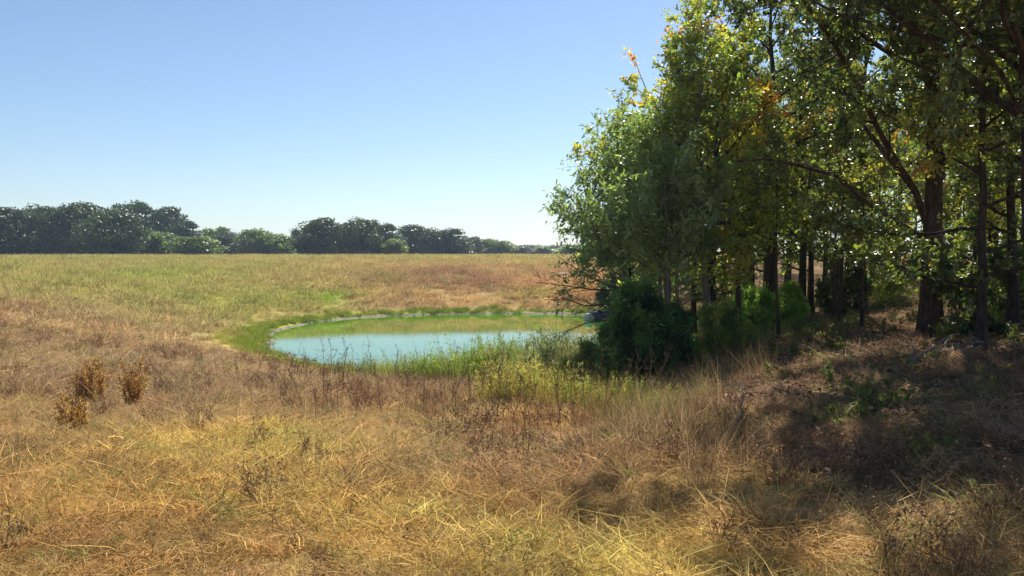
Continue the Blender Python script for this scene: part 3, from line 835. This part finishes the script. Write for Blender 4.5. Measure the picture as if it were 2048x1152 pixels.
# dark oak at the right edge, nearest to the viewer
b = gp(2085, 11.2)
t = plant('oak_tree', 22, b, 9.8, .38, 5.2, .13, OAK, BARK_DARK, lean=(-.04, -.01), bias=(-.35, -.10), n1=24, n2=12, n3=11, nl=12, leaf=(.06, .10), lw=.62, tone0=.27, tspread=.24, l2=.42, base_flare=1.5, top=.8, extra=[([(0, 0, 3.2), (-1.2, 0, 4.2), (-2.6, -.2, 5.1), (-3.9, -.3, 5.7), (-4.8, -.2, 6.2)], .045, .015), ([(0, 0, 3.8), (-1, .5, 5), (-2.2, .8, 6.0), (-3.6, 1, 6.9), (-4.6, 1.2, 7.4)], .045, .015), ([(0, 0, 3.3), (-1.5, -.8, 4.3), (-3.0, -1.4, 5.2)], .035, .012), ([(0, 0, 3.2), (-1.2, -1.2, 4.4), (-2.4, -2.4, 5.4), (-3.6, -3.5, 6.2)], .06, .015), ([(0, 0, 3.6), (-.6, -1.8, 4.8), (-1.3, -3.6, 5.7), (-2.4, -5.2, 6.5)], .06, .015)])  # last two extra limbs reach out of view, added to shade the lower right
tag(t, 'nearest dark oak in deep shade cut by the right side of the picture', 'tree')
b = gp(1965, 12.8)
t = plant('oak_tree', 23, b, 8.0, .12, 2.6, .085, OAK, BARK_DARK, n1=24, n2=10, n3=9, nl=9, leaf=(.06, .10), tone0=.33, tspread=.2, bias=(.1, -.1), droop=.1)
tag(t, 'dark low-branched oak standing between the big oak and the nearest dark oak', 'tree')

b = gp(1545, 22.5)
t = plant('oak_tree', 24, b, 11.0, .38, 3.6, .17, OAK, BARK_DARK, lean=(-.01, 0), bias=(-.15, -.1), n1=24, n2=10, n3=8, nl=8, leaf=(.09, .14), tone0=.42, tspread=.26)
tag(t, 'tall oak amid the wood, its crown filling the sky left of the big oak limbs', 'tree')
b = gp(1722, 25.5)
t = plant('oak_tree', 25, b, 12.0, .40, 3.9, .17, OAK, BARK_DARK, bias=(-.1, -.1), n1=24, n2=10, n3=8, nl=8, leaf=(.09, .14), tone0=.4, tspread=.26)
tag(t, 'tallest oak deep in the wood, its crown showing above the forked limbs', 'tree')
# saplings
for sd, px, Y, h, cb, R, r, mt, ln, lab in (
    (31, 1560, 17.5, 4.6, .42, 1.3, .045, MID, (-.05, 0), 'thin leaning sapling alone on the litter left of the big oak'),
    (32, 1725, 18.5, 4.2, .45, 1.3, .045, OAK, (0, 0), 'thin straight sapling midway between leaning sapling and big oak'),
    (33, 1668, 21.5, 5.4, .36, 1.6, .06, OAK, (.01, 0), 'left one of a close pair of reddish trunks left of the big oak'),
    (34, 1682, 20.6, 5.8, .38, 1.6, .075, OAK, (-.02, 0), 'right one of a close pair of reddish trunks left of the big oak'),
    (35, 1945, 19.0, 4.5, .3, 1.5, .05, YEL, (.02, 0), 'thin leafy sapling just right of the big oak trunk'),
    (36, 1480, 20.0, 6.6, .30, 2.0, .08, YEL, (-.02, 0), 'slim tree with yellow-green leaves right of the grey curved trunk')):
    t = plant('sapling', sd, gp(px, Y), h, cb, R, r, mt, BARK_RED, lean=ln, n1=14, n2=8, n3=7, nl=5, leaf=(.06, .11), tone0=.5, fill=.8)
    tag(t, lab, 'tree')

# the wood behind: a few grown trees, copied
protos = []
for k, (h, cb, R, r0, mt, bk, t0) in enumerate([(9.0, .26, 2.7, .14, OAK, BARK_DARK, .45), (8.0, .22, 2.5, .12, MID, BARK_RED, .55), (7.0, .16, 2.3, .10, YEL, BARK_DARK, .38),
                                       (10.0, .30, 3.0, .17, OAK, BARK_DARK, .55), (6.0, .10, 2.1, .08, MID, BARK_GREY, .45)]):
    protos.append(plant('woodland_tree', 50 + k, (0, 0, 0), h, cb, R, r0, mt, bk, n1=20, n2=9, n3=7, nl=7, leaf=(.09, .15), tone0=t0, cards=False, tspread=.24, fill=.62))
spots = []          # column px, distance, prototype, scale
for s in ((1488, 27, 0, 1), (1503, 28.5, 3, .9), (1532, 30, 1, 1), (1448, 25, 2, 1.05), (1388, 23.5, 1, .9), (1340, 24.0, 4, 1.0), (1605, 25.5, 3, .85), (1622, 26.5, 1, 1), (1575, 33, 0, 1.1),
          (1650, 31, 2, 1.2), (1700, 34, 3, 1.1), (1745, 35, 1, 1.05), (1790, 41, 0, 1.2), (1850, 40, 3, 1.2), (1880, 34, 1, 1.15), (1915, 38, 0, 1.1), (1950, 25, 2, 1.05),
          (1985, 21, 3, .95), (2030, 17, 0, .9), (2045, 26, 1, 1.1), (2110, 14.5, 3, .9), (2180, 19, 0, 1.0), (2010, 31, 4, 1.2),
          (1420, 33, 0, 1), (1350, 36, 2, 1), (1310, 43, 1, 1.1), (1265, 48, 4, 1.1), (1480, 38, 3, 1.1), (1540, 44, 0, 1.2), (1250, 54, 2, 1), (1320, 54, 3, 1)):
    spots.append(s)
for s in [(1380 + 75 * i + (i % 3) * 18, 50 + (i * 7) % 9, (i * 2) % 5, 1.35) for i in range(11)]: spots.append(s)
KIND = ['dark oak with a brown trunk', 'leafy green tree with a reddish trunk', 'yellowing tree with a dark trunk', 'tall oak with a thick dark trunk', 'low-branched tree with a grey trunk']
area = [(1460, 'in shade behind the cedar bushes', 'trees behind the cedar bush'),
        (1640, 'deep in the wood behind the leaning sapling', 'trees behind the leaning sapling'),
        (1900, 'deep in the wood behind the big oak', 'trees behind the big oak'),
        (9999, 'at the right end of the wood', 'trees at the right end of the wood')]
used = set()
rs = np.random.default_rng(8)
used = set(); plan = []
for px, Y, k, sc in spots:
    if Y > 49: lab, grp = 'at the far back of the wood', 'trees at the back of the wood'
    elif px < 1400 and Y > 35: lab, grp = 'at the right end of the water', 'trees on the far right pond bank'
    else: lab, grp = next((a[1], a[2]) for a in area if px < a[0])
    plan.append((px, Y, k, sc, KIND[k] + ' ' + lab, grp))
ORD = {2: ['left', 'right'], 3: ['leftmost', 'middle', 'rightmost'], 4: ['leftmost', 'second', 'third', 'rightmost']}
for px, Y, k, sc, lab, grp in plan:
    same = sorted(q[0] for q in plan if q[4] == lab)
    if 1 < len(same) < 5: lab = ORD[len(same)][same.index(px)] + ' ' + lab
    loc = gp(px, Y); rz = rs.uniform(0, 6.28)
    if k not in used:
        used.add(k); o = protos[k]
        o.location = loc; o.rotation_euler = (0, 0, rz); o.scale = (sc, sc, sc); tag(o, lab, 'tree', grp)
    else:
        copy_thing(protos[k], loc, rz, sc, lab, 'tree', grp)

# ------------------------------------------------------------------ cedar and shrubs
def cedar(seed, loc, h, R, label, mat=CED, n1=46):
    t = plant('cedar_bush', seed, loc, h, .03, R, .07, mat, BARK_RED, n1=n1, n2=9, n3=8, nl=9, leaf=(.07, .16), lw=.17, up=.5, l2=.6, l3=.42, wob=.1, tone0=.5, cards=False, top=.9, tspread=.5, tone_orange=0)
    return tag(t, label, 'bush')
X = gp(1285, 14.6); cedar(61, X, 1.75, .78, 'dark green cedar bush at the pond end of the wood, darkest and nearest the field')
X = gp(1242, 15.6); cedar(62, X, 1.1, .55, 'lower green cedar bush on the water side of the dark cedar bush', n1=36)
X = gp(1345, 15.6); cedar(63, X, 1.2, .5, 'narrow cedar bush at the foot of the grey forked tree', n1=36)
DG = leaf_mat('light_cedar_sprays', [(0, (.05, .085, .02)), (.5, (.09, .14, .03)), (1, (.16, .21, .05))], .35, .5, .3)
X = gp(1583, 24.0); cedar(64, X, 1.1, .55, 'small light green cedar in the wood just right of the leaning sapling', DG, 30)

def shrub(seed, px, Y, h, R, mat, label, **kw):
    a = dict(n1=22, n2=8, n3=7, nl=8, leaf=(.05, .09), stems=5, tone0=.5, up=.5)
    a.update(kw)
    t = plant('shrub', seed, gp(px, Y), h, .08, R, .03, mat, BARK_RED, **a)
    return tag(t, label, 'shrub')
shrub(71, 1185, 16.5, .85, .6, MID, 'dusky olive shrub in front of the water left of the cedar bushes', leaf=(.04, .07), lw=.3, tone0=.5)
shrub(72, 1085, 19.5, 1.3, .7, PALE, 'wispy grey-green shrub standing against the open water', leaf=(.03, .06), lw=.25, fill=.5, tone0=.4)
shrub(73, 1520, 20.5, 1.1, .9, DG, 'bright green low shrub at the foot of the trunks left of the leaning sapling', leaf=(.07, .12), lw=.3)
shrub(74, 1440, 17.2, .8, .7, MID, 'small shrub growing against the foot of the grey curved trunk', tone0=.6)
shrub(75, 1775, 27.0, 2.6, 1.6, MID, 'sunlit yellow-green shrub glowing behind the big oak trunk on its left', tone0=.78, leaf=(.07, .12))
shrub(76, 1935, 14.6, 1.5, .7, OAK, 'dark leafy shrub growing against the right side of the big oak trunk', tone0=.3, leaf=(.07, .12), n1=16)
0 and shrub(77, 2060, 11.4, .9, .7, OAK, 'dark shrub at the foot of the nearest dark oak', tone0=.25, leaf=(.07, .11))
shrub(78, 2020, 18.5, 1.6, .9, MID, 'broad dark shrub behind the dark low-branched oak', tone0=.3, leaf=(.07, .11))
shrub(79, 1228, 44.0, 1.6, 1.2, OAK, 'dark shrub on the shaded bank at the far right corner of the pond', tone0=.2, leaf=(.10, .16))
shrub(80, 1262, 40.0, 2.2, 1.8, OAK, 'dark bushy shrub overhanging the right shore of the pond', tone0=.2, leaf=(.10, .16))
shrub(81, 1690, 25.0, 1.5, 1.0, OAK, 'dark low shrub behind the close pair of reddish trunks', tone0=.35, leaf=(.08, .12))

# ------------------------------------------------------------------ distant tree line
def far_tree(seed, loc, h, w, mat, skirt=.06):
    """broad field oak: lobed crown of leaf clumps round a short trunk with limbs"""
    rng = np.random.default_rng(seed)
    root = empty('field_oak', loc)
    t = np.linspace(0, 1, 6)
    P = np.stack([np.cumsum(rng.normal(0, .15, 6)) * t, np.cumsum(rng.normal(0, .15, 6)) * t, -.3 + h * .7 * t], 1)
    wood = [tube_batch(P[None], (.36 * (1 - .8 * t))[None], 7)]
    nlobe = 64
    a = rng.uniform(0, 6.283, nlobe); zz = rng.uniform(skirt, .93, nlobe) ** 1.15
    prof = np.sqrt(np.clip(1 - ((zz - .42) / .56) ** 2, 0.05, 1))
    rad = prof * rng.uniform(.35, .86, nlobe) * w / 2
    C = np.stack([rad * np.cos(a), rad * np.sin(a), zz * h], 1)
    S = P[np.clip((zz * 4).astype(int), 1, 4)]
    Q = np.stack([S, (S + C) / 2 + rng.normal(0, .25, C.shape), C], 1)
    wood.append(tube_batch(Q, np.full((nlobe, 3), 1.) * np.array([[.12, .07, .03]]), 4))
    V, F = join(wood); mesh('trunk', V, F, BARK_DARK, root, smooth=True)
    lr = rng.uniform(.10, .19, nlobe) * w * (.7 + .5 * prof)
    m = 170
    n = nlobe * m
    dv = norm(rng.normal(size=(n, 3))); rr = rng.uniform(.45, 1.0, n) ** .6
    ci = np.repeat(np.arange(nlobe), m)
    pos = C[ci] + dv * (lr[ci] * rr)[:, None] * np.array([1, 1, .72]) + rng.normal(0, .16, (n, 3))
    pos[:, 2] = np.maximum(pos[:, 2], .1)
    ax = norm(rng.normal(size=(n, 3))); nr = norm(dv + rng.normal(0, .5, (n, 3)))
    l = rng.uniform(.32, .58, n)
    b = norm(np.cross(nr, ax)) * (l * .4)[:, None]; aa = np.cross(b, nr); aa = norm(aa) * l[:, None]
    V = np.stack([pos, pos + aa * .5 + b, pos + aa, pos + aa * .5 - b], 1).reshape(-1, 3)
    tone = np.clip(.5 + rng.normal(0, .18, nlobe)[ci] + rng.normal(0, .15, n), 0, 1)
    mesh('crown', V, np.arange(4 * n).reshape(-1, 4), mat, root, face_attrs={'tone': tone})
    return root, h, w
fps = [far_tree(201, (0, 0, 0), 11, 11, DIST), far_tree(202, (0, 0, 0), 11, 10, DIST), far_tree(203, (0, 0, 0), 10, 12, DIST, .02), far_tree(204, (0, 0, 0), 8, 9, DISTG, .0), far_tree(205, (0, 0, 0), 8, 8, DISTG, .02)]
LEFT = 'trees of the dark clump at the left end of the far tree line'
MIDL = 'low green trees in the far tree line left of its gap'
MIDC = 'dark round oaks in the middle of the far tree line'
RGT = 'small pale trees at the hazy right end of the far tree line'
far_list = [  # px, top row, width px, distance, prototype, label, group
    (-60, 420, 120, 165, 0, 'dark oak just cut by the left side of the picture, far across the field', LEFT),
    (22, 413, 95, 160, 1, 'leftmost full oak of the dark far clump, with sky holes in its top', LEFT),
    (80, 409, 90, 172, 2, 'second oak from the left in the dark far clump', LEFT),
    (130, 408, 85, 165, 0, 'greyish rounded oak third from the left in the dark far clump', LEFT),
    (178, 401, 85, 175, 1, 'tallest oak with a twin-bumped top in the dark far clump', LEFT),
    (232, 416, 105, 158, 2, 'olive wide-crowned oak standing forward at the right of the dark far clump', LEFT),
    (272, 402, 100, 200, 0, 'green rounded oak rising behind the wide olive oak far left', LEFT),
    (330, 412, 90, 205, 1, 'dark oak with a knobbed top where the far clump steps down', LEFT),
    (372, 440, 70, 200, 0, 'lower oak at the sloping right shoulder of the far left clump', LEFT),
    (305, 462, 80, 168, 3, 'small green tree in front of the green rounded oak far left', MIDL),
    (345, 470, 70, 175, 4, 'small green tree between the wide olive oak and the low olive tree', MIDL),
    (390, 473, 90, 165, 3, 'low olive bushy tree in front of the far clump shoulder', MIDL),
    (432, 452, 62, 210, 4, 'light green tree with an uneven top left of the gap in the tree line', MIDL),
    (458, 462, 50, 205, 1, 'small dark tree right beside the gap in the tree line', MIDL),
    (485, 486, 45, 215, 4, 'very low pale tree filling the gap in the tree line', MIDL),
    (515, 459, 70, 195, 3, 'light green round tree right of the gap in the tree line', MIDL),
    (560, 466, 75, 195, 4, 'green tree between the light round tree and the dark middle oaks', MIDL),
    (602, 456, 45, 215, 0, 'slim oak peeking out behind the first dark middle oak', MIDC),
    (640, 434, 85, 170, 1, 'first large dark oak of the middle group far across the field', MIDC),
    (688, 444, 60, 180, 0, 'dark oak wedged between the two largest middle oaks', MIDC),
    (728, 435, 85, 170, 2, 'second large dark oak, widest of the middle group', MIDC),
    (772, 446, 66, 175, 0, 'dark oak sloping down at the right of the widest middle oak', MIDC),
    (790, 478, 44, 165, 3, 'low bush tree tucked against the right of the middle oaks', MIDC),
    (828, 448, 66, 195, 1, 'tall narrow dark oak right of the notch in the middle oaks', MIDC),
    (868, 456, 62, 200, 2, 'dark oak next to the tall narrow one right of the notch', MIDC),
    (908, 456, 72, 200, 0, 'last large oak before the tree line drops away to the right', MIDC),
    (942, 472, 46, 215, 1, 'small oak on the descending slope of the far tree line', RGT),
    (972, 478, 44, 230, 3, 'pale feathery tree first beyond the last large oak', RGT),
    (1000, 478, 50, 230, 4, 'pale feathery round tree second beyond the last large oak', RGT),
    (1035, 489, 60, 260, 0, 'low dark tree far off under the bright horizon', RGT),
    (1070, 490, 70, 265, 3, 'low hazy tree far off left of the drooping leaves', RGT),
    (1115, 489, 75, 270, 2, 'low hazy tree far off behind the drooping leaves', RGT),
    (1165, 485, 80, 250, 4, 'low hazy tree far off seen through the pale drooping tree', RGT),
    (1220, 480, 90, 240, 1, 'dark distant tree mostly hidden by the pale drooping tree', RGT)]
used = set()
for px, top, wpx, D, k, lab, grp in far_list:
    root, h0, w0 = fps[k]
    X = (px - 1024) / FPX * D; g = hz(X, D)
    hh = (HOR - top) / FPX * D + EYE - g
    sx = wpx / FPX * D / w0 * 1.28; sz = hh / (h0 * 1.02)
    rz = rs.uniform(0, 6.28)
    if k not in used:
        used.add(k); o = root; o.location = (X, D, g); o.rotation_euler = (0, 0, rz); o.scale = (sx, sx, sz); tag(o, lab, 'tree', grp)
    else:
        copy_thing(root, (X, D, g), rz, (sx, sx, sz), lab, 'tree', grp)

# ------------------------------------------------------------------ small things: stalks, dead clumps, rocks, fallen branch
STALK = noise_mat('dry_stalk', (.09, .055, .035), (.22, .13, .08), 20)
def stalk_mesh(seed, h, tw):
    rng = np.random.default_rng(seed)
    V, F, _ = stemmed(rng, 1, .01, (h, h), twig=tw, lean=.10, w=.008, heads=2)
    return mesh('weed_stalk', V, F, STALK, link=False).data
SM = [stalk_mesh(300 + i, h, tw) for i, (h, tw) in enumerate([(.75, 10), (.95, 14), (.6, 8), (.85, 5), (1.0, 22)])]
rs2 = np.random.default_rng(77)
cols = [(310, 745), (352, 752), (330, 735), (360, 712), (432, 762), (398, 740), (505, 770), (520, 742), (478, 790), (540, 765), (580, 905), (585, 800), (570, 770), (630, 765), (650, 790), (676, 845), (672, 790), (690, 775),
        (712, 800), (735, 760), (742, 782), (758, 780), (770, 810), (792, 760), (818, 850), (822, 800), (836, 775), (850, 830), (872, 815), (886, 770), (897, 880), (905, 800), (912, 840), (925, 800), (938, 830), (945, 770),
        (962, 800), (972, 815), (985, 845), (1008, 900), (1020, 860), (1040, 880), (1046, 900), (1060, 880), (1082, 900), (1078, 800), (1095, 860), (1110, 840), (1128, 905), (1145, 870), (1160, 830), (1180, 860), (1196, 845),
        (1050, 790), (1012, 790), (998, 770), (655, 770), (865, 790), (610, 745), (548, 735), (455, 750), (270, 740), (590, 765), (1232, 850), (1262, 870), (520, 965), (430, 700), (375, 700), (1245, 800), (720, 770), (805, 790), (880, 850)]
for _ in range(110):
    cols.append((rs2.uniform(540, 1330), rs2.uniform(735, 865)))
for i, (px, py) in enumerate(cols):
    x, y, z = at(px, py)
    o = bpy.data.objects.new('weed_stalk', SM[i % 5]); SC.collection.objects.link(o)
    o.location = (x, y, z); o.rotation_euler = (rs2.normal(0, .06), rs2.normal(0, .06), rs2.uniform(0, 6.28)); s = rs2.uniform(.7, 1.25); o.scale = (s, s, s)
    tag(o, 'thin dark dead weed stalk standing upright in the dry grass before the pond', 'weed', 'dead weed stalks in the dry grass')

def dead_clump(seed, px, py, h, rad, n, label):
    rng = np.random.default_rng(seed)
    x, y, z = at(px, py)
    root = empty('dead_weed_clump', (x, y, z))
    V, F, t = stemmed(rng, n, rad, (h * .5, h), twig=5, lean=.17, w=.009)
    n0 = len(V)
    mesh('stems', V, F, noise_mat('russet_stem', (.13, .06, .03), (.30, .16, .07), 20), root)
    V, F, t = stemmed(np.random.default_rng(seed), n, rad, (h * .5, h), leaf=60, twig=5, lean=.17, w=.009, leafsize=(.02, .065), leafw=.34)
    k = F.min(1) >= n0
    mesh('leaves', V[n0:], F[k] - n0, DRYL, root, face_attrs={'tone': t[k]})
    tag(root, label, 'dead weeds')
dead_clump(401, 182, 808, 1.0 * .8, .22, 46, 'wide russet clump of dead weeds with curled leaves standing in the dry grass')
dead_clump(402, 268, 815, .88, .12, 36, 'narrow upright russet clump of dead weeds right of the wide one')
dead_clump(403, 142, 876, .55, .15, 26, 'low russet clump of dead weeds nearest the viewer, below the wide one')

def rock(seed, loc, size, mat, label, squash=.55, rz=0):
    rng = np.random.default_rng(seed)
    nu, nv = 18, 10
    V = []
    for j in range(nv + 1):
        ph = math.pi * j / nv
        for i in range(nu):
            th = 2 * math.pi * i / nu
            V.append((math.sin(ph) * math.cos(th), math.sin(ph) * math.sin(th), math.cos(ph)))
    V = np.array(V)
    K = rng.normal(size=(9, 3)); K = norm(K); off = rng.uniform(.62, .95, 9)
    f = np.ones(len(V))
    for k, o_ in zip(K, off):
        dt = V @ k; f = np.minimum(f, np.where(dt > .05, o_ / np.maximum(dt, .05), 9))
    V = V * f[:, None] * np.array([1, .72, squash]) * size + rng.normal(0, .012 * size, V.shape)
    F = np.array([(j * nu + i, (j + 1) * nu + i, (j + 1) * nu + (i + 1) % nu, j * nu + (i + 1) % nu) for j in range(nv) for i in range(nu)])
    o = mesh('rock', V, F, mat, loc=loc); o.rotation_euler = (0, 0, rz)
    return tag(o, label, 'rock')
WHITE = noise_mat('pale_limestone', (.42, .40, .36), (.72, .70, .66), 6)
DARKR = noise_mat('dark_wet_rock', (.045, .045, .05), (.12, .12, .13), 5)
DULL = noise_mat('weathered_pale_stone', (.30, .26, .21), (.52, .47, .40), 6)
rock(501, (4.15, 42.2, -1.86), .40, WHITE, 'small white rock lying in the water at the right end of the pond', .7, .3)
rock(502, (4.95, 42.6, -1.9), .62, DARKR, 'dark grey low rock right behind the white rock at the water edge', .5, .1)
rock(503, (4.75, 44.6, -1.8), .55, DARKR, 'dark rock on the shaded far right corner of the pond shore', .5, .8)
p = at(1128, 550); rock(504, (p[0], p[1], p[2] + .02), .6, DULL, 'pale bleached rock lying on the far bank beyond the bare branches', .3, .2)

def fallen(seed, pts, r, label):
    rng = np.random.default_rng(seed)
    P = np.array([(x, y, hz(x, y) + dz) for x, y, dz in pts])
    c = P[0].copy(); P = P - c
    n = 12; s = np.linspace(0, 1, n) * (len(P) - 1); q = np.minimum(s.astype(int), len(P) - 2); f = (s - q)[:, None]
    Q = P[q] * (1 - f) + P[q + 1] * f + rng.normal(0, .015, (n, 3))
    parts = [tube_batch(Q[None], np.linspace(r, r * .35, n)[None], 7)]
    S, pd, _, u = sample_on(rng, Q[None], np.array([9]), .25, 1)
    T = path_batch(rng, S, norm(pd + rng.normal(0, .6, S.shape) + np.array([0, 0, .25])), rng.uniform(.25, .8, 9), 5, -.05, .15)
    parts.append(tube_batch(T, np.full((9, 5), r * .35) * np.linspace(1, .3, 5)[None], 5))
    V, F = join(parts)
    o = mesh('fallen_branch', V, F, BARK_GREY, smooth=True, loc=c)
    return tag(o, label, 'branch')
a, b_, c_ = at(1778, 752), at(1870, 722), at(1965, 705)
fallen(601, [(a[0], a[1], .04), (b_[0], b_[1], .12), (c_[0], c_[1], .16)], .05, 'long grey fallen branch lying on the litter in front of the big oak')
a, b_ = at(1690, 598), at(1760, 602)
fallen(602, [(a[0], a[1], .06), (b_[0], b_[1], .08)], .05, 'thin fallen branch on the sunlit floor behind the straight sapling')
a, b_ = at(1455, 905), at(1480, 830)
fallen(603, [(a[0], a[1], .1), ((a[0] + b_[0]) / 2 + .1, (a[1] + b_[1]) / 2, .3), (b_[0], b_[1], .4)], .012, 'thin pale bent twig arching out of the shaded grass at the field edge')

# ------------------------------------------------------------------ air: one closed box of faint haze round the whole place
def build_haze():
    x0, x1, y0, y1, z0, z1 = -950, 950, -420, 1400, -8, 40
    V = np.array([(x, y, z) for z in (z0, z1) for y in (y0, y1) for x in (x0, x1)], float)
    F = np.array([(0, 2, 3, 1), (4, 5, 7, 6), (0, 1, 5, 4), (2, 6, 7, 3), (0, 4, 6, 2), (1, 3, 7, 5)])
    m, N, L = newmat('haze_air')
    pv = N.new('ShaderNodeVolumePrincipled')
    pv.inputs['Color'].default_value = (.62, .80, 1.0, 1)
    pv.inputs['Density'].default_value = .00036
    pv.inputs['Anisotropy'].default_value = .3
    o = N.new('ShaderNodeOutputMaterial'); L.new(pv.outputs[0], o.inputs['Volume'])
    tag(mesh('haze', V, F, m), kind='stuff')
build_haze()
